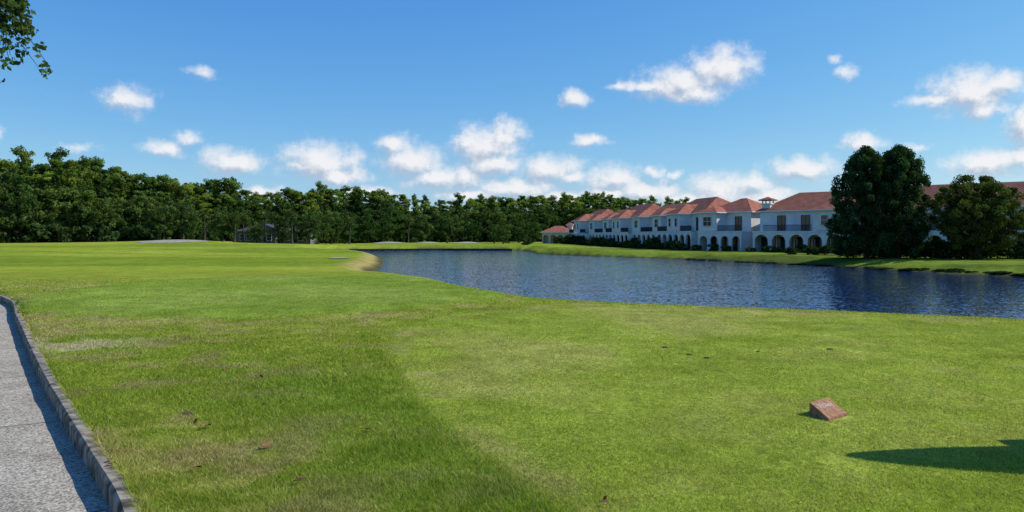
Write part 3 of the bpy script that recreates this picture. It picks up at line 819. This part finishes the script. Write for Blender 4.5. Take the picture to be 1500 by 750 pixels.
for p0, p1 in (((29.6,126),(34.6,119)), ((35,116),(47,105)), ((47,104.5),(70,85))):
    p0 = np.array(p0, float); p1 = np.array(p1, float); n = int(np.linalg.norm(p1-p0)/1.4)
    for k in range(n):
        if rng.random() < .8:
            p = p0+(p1-p0)*(k+rng.random()*.6)/n; bush(p[0]-.5, p[1]-1, rng.uniform(.6, 1.1), rng.uniform(.35, .85))
for px, D, s in ((1240,85,1.3),(1300,85,1.6),(1340,84,1.5),(1368,83,1.7),(1385,82.5,1.5),(1405,82,1.6),(1440,81.5,1.6),(1470,81,1.6),(1492,82,1.8),(1215,97,1.2),(1190,98,1.0),(1160,99,.9),(836,196,2.2),(850,193,2),(905,172,1.8),(770,175,1.5)):
    bush((px-750)/1155*D, D, s, s*.8)
for i in range(54):
    k = rng.random(); p0, p1 = ((np.array((22.3,103.7)), np.array((31.2,84.0))) if k < .5 else ((np.array((31.5,83.)), np.array((34.4,72.))) if k < .75 else (np.array((34.6,71.3)), np.array((38.8,59.8)))))
    p = p0+(p1-p0)*rng.random()+np.array((1.0,.4))*rng.uniform(-.05,.35); bush(p[0], p[1], rng.uniform(.4, .9), rng.uniform(.10, .20))

def posts(name, p0, p1, z0, z1, label):
    p0 = np.array(p0, float); p1 = np.array(p1, float); L_ = float(np.linalg.norm(p1-p0)); mb = MB(); d = (p1-p0)/L_
    e = link(name, None, loc=(p0[0], p0[1], 0)); e.rotation_euler = (0,0,math.atan2(d[1], d[0])); e['label'] = label; e['category'] = 'retaining wall'
    mb.box(0, L_, -.08, .08, z0, z1-.1); link('planking', mb.mesh('planking', [M['wood']]), e)
    mb = MB()
    for u in np.arange(0, L_+.1, 2.4): mb.box(u-.1, u+.1, -.2, -.081, z0, z1+.05)
    mb.box(-.1, L_+.1, -.14, .14, z1-.099, z1); link('post_row', mb.mesh('post_row', [M['wood']]), e)
posts('retaining_wall', (-33,160.3), (-15,167), -2, -1.1, 'dark timber bulkhead along the lake shore')
posts('retaining_wall', (-15,167.2), (0,165.2), -2, -1.1, 'dark timber bulkhead along the lake shore')

# ------------------------------------------------------------------ tee marker
Bp = np.array([2.81,7.0]); Ap = np.array([3.075,7.22]); Cp = np.array([2.74,7.27]); Dp = Ap+Cp-Bp
h = .115; lo = .022
e = link('tee_marker', None, loc=(Bp[0], Bp[1], .0)); e['label'] = 'terracotta wedge tee marker with white lettering on grass'; e['category'] = 'tee marker'
def loc2(p): return (float(p[0]-Bp[0]), float(p[1]-Bp[1]))
bm = bmesh.new()
lowv = [bm.verts.new((*loc2(p), -.02)) for p in (Bp, Ap, Dp, Cp)]
hi = [bm.verts.new((*loc2(p), z)) for p, z in ((Bp, lo), (Ap, lo), (Dp, h), (Cp, h))]
bm.faces.new(lowv[::-1]); bm.faces.new(hi)
for i in range(4): bm.faces.new((lowv[i], lowv[(i+1) % 4], hi[(i+1) % 4], hi[i]))
bmesh.ops.bevel(bm, geom=bm.edges[:], offset=.006, segments=2, affect='EDGES')
me = bpy.data.meshes.new('block'); bm.to_mesh(me); bm.free(); me.materials.append(M['clay']); link('block', me, e)
fc = bpy.data.curves.new('lettering', 'FONT'); fc.body = 'Valley'; fc.size = .10; fc.align_x = 'CENTER'; fc.align_y = 'CENTER'; fc.extrude = .001; fc.shear = .3
to = bpy.data.objects.new('tmp', fc); COL.objects.link(to); bpy.context.view_layer.update()
tm = bpy.data.meshes.new_from_object(to.evaluated_get(bpy.context.evaluated_depsgraph_get())); bpy.data.objects.remove(to)
tm.materials.clear(); tm.materials.append(M['white'])
lt = link('lettering', tm, e)
ex = Vector((*[float(q) for q in Ap-Bp], 0)).normalized(); c3 = Vector((*[float(q) for q in Cp-Bp], h-lo)); ez = ex.cross(c3).normalized(); ey = ez.cross(ex)
m3 = Matrix((ex, ey, ez)).transposed().to_4x4()
ctr = (Vector((*loc2(Bp), lo))+Vector((*loc2(Dp), h)))/2+ey*.04
m3.translation = ctr+ez*.002
lt.matrix_local = m3

# ------------------------------------------------------------------ golf cart added unseen beyond the frame to throw the shadow on the grass
def wheel(e, x, y):
    w = link('wheel', None, e, (x, y, .23))
    mb = MB(); mb.tube([(0,-.09,0),(0,.09,0)], [.23,.23], 20); link('tyre', mb.mesh('tyre', [M['rubber']]), w)
    mb = MB(); mb.tube([(0,-.1,0),(0,.1,0)], [.12,.12], 14); link('rim', mb.mesh('rim', [M['cartwhite']]), w)
cart = link('added_golf_cart', None, loc=(4.78, 6.02, gh(5.5, 6.0))); cart['label'] = 'white golf cart with canopy, added out of view to cast a shadow'; cart['category'] = 'golf cart'
mb = MB()
mb.box(.25, 2.3, -.45, .45, .28, .42); mb.box(.95, 1.5, -.45, .45, .42, .72); mb.box(1.6, 2.3, -.44, .44, .42, .8); mb.box(.2, .42, -.45, .45, .42, .95)
link('body', mb.mesh('body', [M['cartwhite']]), cart)
mb = MB(); mb.box(.95, 1.45, -.42, .42, .725, .85); mb.box(1.47, 1.58, -.42, .42, .8, 1.25); link('seat', mb.mesh('seat', [M['seat']]), cart)
bm = bmesh.new()
prof = [(-.06,0.10),(.06,-.02),(.30,-.14),(.60,-.26),(1.0,-.36),(1.9,-.42),(1.98,-.36),(1.98,.36),(1.9,.42),(.8,.34),(.5,.30),(.2,.24),(.0,.18)]  # canopy outline shaped for the shadow it casts
vs = [bm.verts.new((x-.1, y, 1.80)) for x, y in prof]; f = bm.faces.new(vs)
r = bmesh.ops.extrude_face_region(bm, geom=[f]); bmesh.ops.translate(bm, vec=(0,0,.07), verts=[v for v in r['geom'] if isinstance(v, bmesh.types.BMVert)])
bmesh.ops.recalc_face_normals(bm, faces=bm.faces[:])
me = bpy.data.meshes.new('canopy'); bm.to_mesh(me); bm.free(); me.materials.append(M['cartwhite']); link('canopy', me, cart)
for x, y, x2 in ((.4,.25,.75),(.4,-.22,.75),(1.72,.38,1.75),(1.72,-.38,1.75)):
    mb = MB(); mb.tube([(x,y,.7),(x2,y,1.81)], [.018,.018], 6); link('roof_post', mb.mesh('roof_post', [M['iron']]), cart)
for x, y in ((.45,-.38),(.45,.38),(1.95,-.38),(1.95,.38)): wheel(cart, x, y)

# ------------------------------------------------------------------ leaves and clods on the grass
rng = np.random.default_rng(3)
def curl(name, s, mat):
    mb = MB(); n = 9
    for i in range(n-1):
        a0 = i/(n-1)*math.pi; a1 = (i+1)/(n-1)*math.pi
        def P(a, k):
            q = max(0., math.sin(a))
            return (-math.cos(a)*s*.5, k*q**.8*s*.27, .2*s*q*(1-abs(k))*.2+abs(k)*s*.18*q+.02)
        for k0, k1 in ((-1,0),(0,1)): mb.poly([P(a0,k0),P(a1,k0),P(a1,k1),P(a0,k1)])
    return mb.mesh(name, [mat])
lm = curl('dead_leaf', .09, M['deadleaf'])
pts = [(.60,4.88),(.56,4.80),(-2.75,6.9),(-2.6,6.7),(-2.85,5.6),(-2.9,5.7),(-1.4,5.2),(-3.3,8.1),(-2.2,5.5),(-2.9,9.1),(-1.9,6.1),(-2.4,7.7),(-1.2,6.6),(-3.5,9.6)]
for x, y in pts:
    o = link('dead_leaf', lm, loc=(x, y, .012)); o.rotation_euler = (rng.normal()*.3, rng.normal()*.3, rng.random()*6); s = rng.uniform(.6, 1.1); o.scale = (s, s, s)
    o['label'] = 'curled brown dead leaf lying on the grass'; o['category'] = 'leaf'; o['group'] = 'dead leaves on the grass'
def clod(seed):
    bm = bmesh.new(); bmesh.ops.create_icosphere(bm, subdivisions=2, radius=.05); rr = np.random.default_rng(seed)
    for v in bm.verts: v.co *= float(1+.35*(rr.random()-.5)); v.co.z *= .4
    me = bpy.data.meshes.new('turf_clod'); bm.to_mesh(me); bm.free(); me.materials.append(M['clod']); return me
cm = clod(1)
for x, y in ((2.62,10.6),(2.45,10.9),(3.5,11.2),(-2.0,8.9),(-3.0,7.3),(2.25,11.6),(4.6,11.4)):
    o = link('turf_clod', cm, loc=(x, y, .006)); s = rng.uniform(.5, .9); o.scale = (s*1.2, s, s); o.rotation_euler = (0,0,rng.random()*6)
    o['label'] = 'small dark clod of torn turf on the grass'; o['category'] = 'clod'; o['group'] = 'torn turf clods'

# ------------------------------------------------------------------ sun, sky
sd = Vector((math.sin(math.radians(SUN_AZ))*math.cos(math.radians(SUN_EL)), math.cos(math.radians(SUN_AZ))*math.cos(math.radians(SUN_EL)), math.sin(math.radians(SUN_EL))))
sl = bpy.data.lights.new('sun', 'SUN'); sl.energy = 5.0; sl.angle = math.radians(.5); sl.color = (1, .95, .86)
so = link('sun', sl, loc=(0, 0, 50)); so.rotation_euler = sd.to_track_quat('Z', 'Y').to_euler()
w = bpy.data.worlds.new('World'); scene.world = w; w.use_nodes = True
nt = w.node_tree; nd = nt.nodes; lk = nt.links; nd.clear()
out = nd.new('ShaderNodeOutputWorld'); bg = nd.new('ShaderNodeBackground'); bg.inputs[1].default_value = .10
sky = nd.new('ShaderNodeTexSky'); sky.sky_type = 'NISHITA'; sky.sun_disc = False
sky.sun_elevation = math.radians(SUN_EL); sky.sun_rotation = math.radians(SUN_AZ)
sky.air_density = 1.0; sky.dust_density = .3; sky.ozone_density = 3.5
sp = nd.new('ShaderNodeSeparateColor'); cc = nd.new('ShaderNodeCombineColor'); lk.new(sky.outputs[0], sp.inputs[0])
for i, (p, k) in enumerate(((1.28,1.02),(.88,1.0),(.40,1.0))):
    m1 = nd.new('ShaderNodeMath'); m1.operation = 'MULTIPLY'; m1.inputs[1].default_value = .1; lk.new(sp.outputs[i], m1.inputs[0])
    m2 = nd.new('ShaderNodeMath'); m2.operation = 'POWER'; m2.inputs[1].default_value = p; lk.new(m1.outputs[0], m2.inputs[0])
    m4 = nd.new('ShaderNodeMath'); m4.operation = 'MULTIPLY'; m4.inputs[1].default_value = k*10; lk.new(m2.outputs[0], m4.inputs[0])
    lk.new(m4.outputs[0], cc.inputs[i])
lk.new(cc.outputs[0], bg.inputs[0]); lk.new(bg.outputs[0], out.inputs[0])

# ------------------------------------------------------------------ cloud layer on a distant sky shell
PXC = [(190,146,42,22,1),(172,140,20,12,.8),(298,107,34,16,.62),(238,216,40,16,.85),(275,203,24,14,.8),(342,237,46,20,1.05),(470,236,54,28,1.1),(500,256,42,16,1.05),(440,244,34,14,.9),
 (575,211,26,16,1),(605,235,46,24,1.1),(645,262,56,20,1.0),(682,258,26,26,1),(712,214,46,28,1.15),(738,196,28,20,1.1),(722,240,46,18,1.05),(690,206,26,18,1.05),(805,247,48,20,1.1),(835,256,32,12,.9),(755,275,66,18,1.0),
 (900,262,50,20,1.0),(950,280,64,18,.95),(885,285,66,12,.9),(957,248,16,11,.85),(990,253,16,8,.7),(1055,278,54,24,1.1),(1098,266,34,14,1),(1000,292,76,12,.9),(1120,284,54,16,.9),
 (1180,247,56,17,1.05),(1258,207,32,16,1),(862,206,26,11,.9),(842,142,24,16,.8),(995,123,58,24,1.1),(1058,100,44,26,1.2),(1020,136,46,17,1.05),(945,124,36,12,.95),(912,126,26,7,.7),
 (1238,104,28,16,.54),(1228,84,18,11,.48),(1425,133,54,30,1.2),(1372,146,46,12,1),(1462,122,38,22,1.05),(1440,160,42,16,1),(1450,237,60,19,1.1),(1500,232,42,18,1),(1508,180,30,42,1.1),(1340,212,34,11,.58),
 (0,200,16,14,.9),(380,284,46,10,.8),(540,280,70,10,.8),(120,215,40,12,.45),(820,288,70,11,.9),(690,287,70,9,.85),(1600,140,60,25,1),(-90,170,50,22,1)]
cmt, nt, nd, lk = new_mat('cloud_layer')
def mnode(op, a, b=None, c=None):
    n = nd.new('ShaderNodeMath'); n.operation = op
    for i, v in enumerate((a, b, c)):
        if v is None: continue
        if isinstance(v, (int, float)): n.inputs[i].default_value = v
        else: lk.new(v, n.inputs[i])
    return n.outputs[0]
def vnode(op, a, b):
    n = nd.new('ShaderNodeVectorMath'); n.operation = op
    for i, v in enumerate((a, b)):
        if isinstance(v, tuple): n.inputs[i].default_value = v
        else: lk.new(v, n.inputs[i])
    return n.outputs[0]
out = nd.new('ShaderNodeOutputMaterial'); ge = nd.new('ShaderNodeNewGeometry'); sx = nd.new('ShaderNodeSeparateXYZ'); lk.new(ge.outputs['Position'], sx.inputs[0])
az = mnode('ARCTAN2', sx.outputs[0], sx.outputs[1])
hr = mnode('SQRT', mnode('ADD', mnode('MULTIPLY', sx.outputs[0], sx.outputs[0]), mnode('MULTIPLY', sx.outputs[1], sx.outputs[1])))
el = mnode('DIVIDE', sx.outputs[2], hr)
cb = nd.new('ShaderNodeCombineXYZ'); lk.new(az, cb.inputs[0]); lk.new(el, cb.inputs[1])
def field(P):
    wn = nd.new('ShaderNodeTexNoise'); wn.inputs['Scale'].default_value = 24; wn.inputs['Detail'].default_value = 6; wn.inputs['Roughness'].default_value = .65
    lk.new(P, wn.inputs['Vector'])
    Pw = vnode('ADD', P, vnode('MULTIPLY', vnode('SUBTRACT', wn.outputs['Color'], (.5,.5,.5)), (.046,.028,0)))
    best = None
    for px, py, rx, ry, wt in PXC:
        xx = (px-750)/1155; a0 = math.atan(xx); e0 = (345-py)/1155/math.sqrt(1+xx*xx); k = 1/(1+xx*xx)
        l_ = nd.new('ShaderNodeVectorMath'); l_.operation = 'LENGTH'
        lk.new(vnode('MULTIPLY', vnode('SUBTRACT', Pw, (a0, e0, 0)), (1155/(rx*k), 1155/(ry*math.sqrt(k)), 0)), l_.inputs[0])
        m_ = mnode('MULTIPLY_ADD', l_.outputs['Value'], -1.0, wt)
        best = m_ if best is None else mnode('MAXIMUM', best, m_)
    fn = nd.new('ShaderNodeTexNoise'); fn.inputs['Scale'].default_value = 44; fn.inputs['Detail'].default_value = 8; fn.inputs['Roughness'].default_value = .62
    lk.new(P, fn.inputs['Vector'])
    return mnode('ADD', best, mnode('MULTIPLY', mnode('SUBTRACT', fn.outputs['Fac'], .5), 1.6))
D1 = field(cb.outputs[0]); D2 = field(vnode('ADD', cb.outputs[0], (.007, .011, 0)))
mr = nd.new('ShaderNodeMapRange'); mr.interpolation_type = 'SMOOTHSTEP'; lk.new(D1, mr.inputs[0]); mr.inputs[1].default_value = -.42; mr.inputs[2].default_value = .85; mr.inputs[4].default_value = .96
lt_ = nd.new('ShaderNodeMapRange'); lk.new(mnode('SUBTRACT', D1, D2), lt_.inputs[0]); lt_.inputs[1].default_value = -.5; lt_.inputs[2].default_value = .3
cr = nd.new('ShaderNodeMix'); cr.data_type = 'RGBA'; lk.new(lt_.outputs[0], cr.inputs['Factor'])
cr.inputs['A'].default_value = (.46, .53, .66, 1); cr.inputs['B'].default_value = (.90, .90, .92, 1)  # cloud sides towards the sun painted lighter, undersides greyer, in the emission colour
em = nd.new('ShaderNodeEmission'); lk.new(cr.outputs['Result'], em.inputs[0]); tp = nd.new('ShaderNodeBsdfTransparent')
mx = nd.new('ShaderNodeMixShader'); lk.new(mr.outputs[0], mx.inputs[0]); lk.new(tp.outputs[0], mx.inputs[1]); lk.new(em.outputs[0], mx.inputs[2]); lk.new(mx.outputs[0], out.inputs[0])
try: cmt.cycles.emission_sampling = 'NONE'
except Exception: pass
Rs = 3300; V = []; F = []; na = 48; ne = 8
for j in range(ne+1):
    for i in range(na+1):
        t = math.radians(-44+88*i/na); V.append((Rs*math.sin(t), Rs*math.cos(t), Rs*(.004+.30*j/ne)))
for j in range(ne):
    for i in range(na): q = j*(na+1)+i; F.append((q, q+1, q+na+2, q+na+1))
me = bpy.data.meshes.new('sky'); me.from_pydata(V, [], F); me.materials.append(cmt); me.update()
link('sky', me, kind='structure', label='white and grey fair-weather clouds in a blue sky', category='sky')

# ------------------------------------------------------------------ camera
cd = bpy.data.cameras.new('camera'); cd.sensor_width = 36; cd.lens = 36*1155/1500; cd.shift_y = -30/1500
cd.clip_start = .1; cd.clip_end = 9000
co = link('camera', cd, loc=(0, 0, EYE)); co.rotation_euler = (math.radians(90), 0, 0)
scene.camera = co
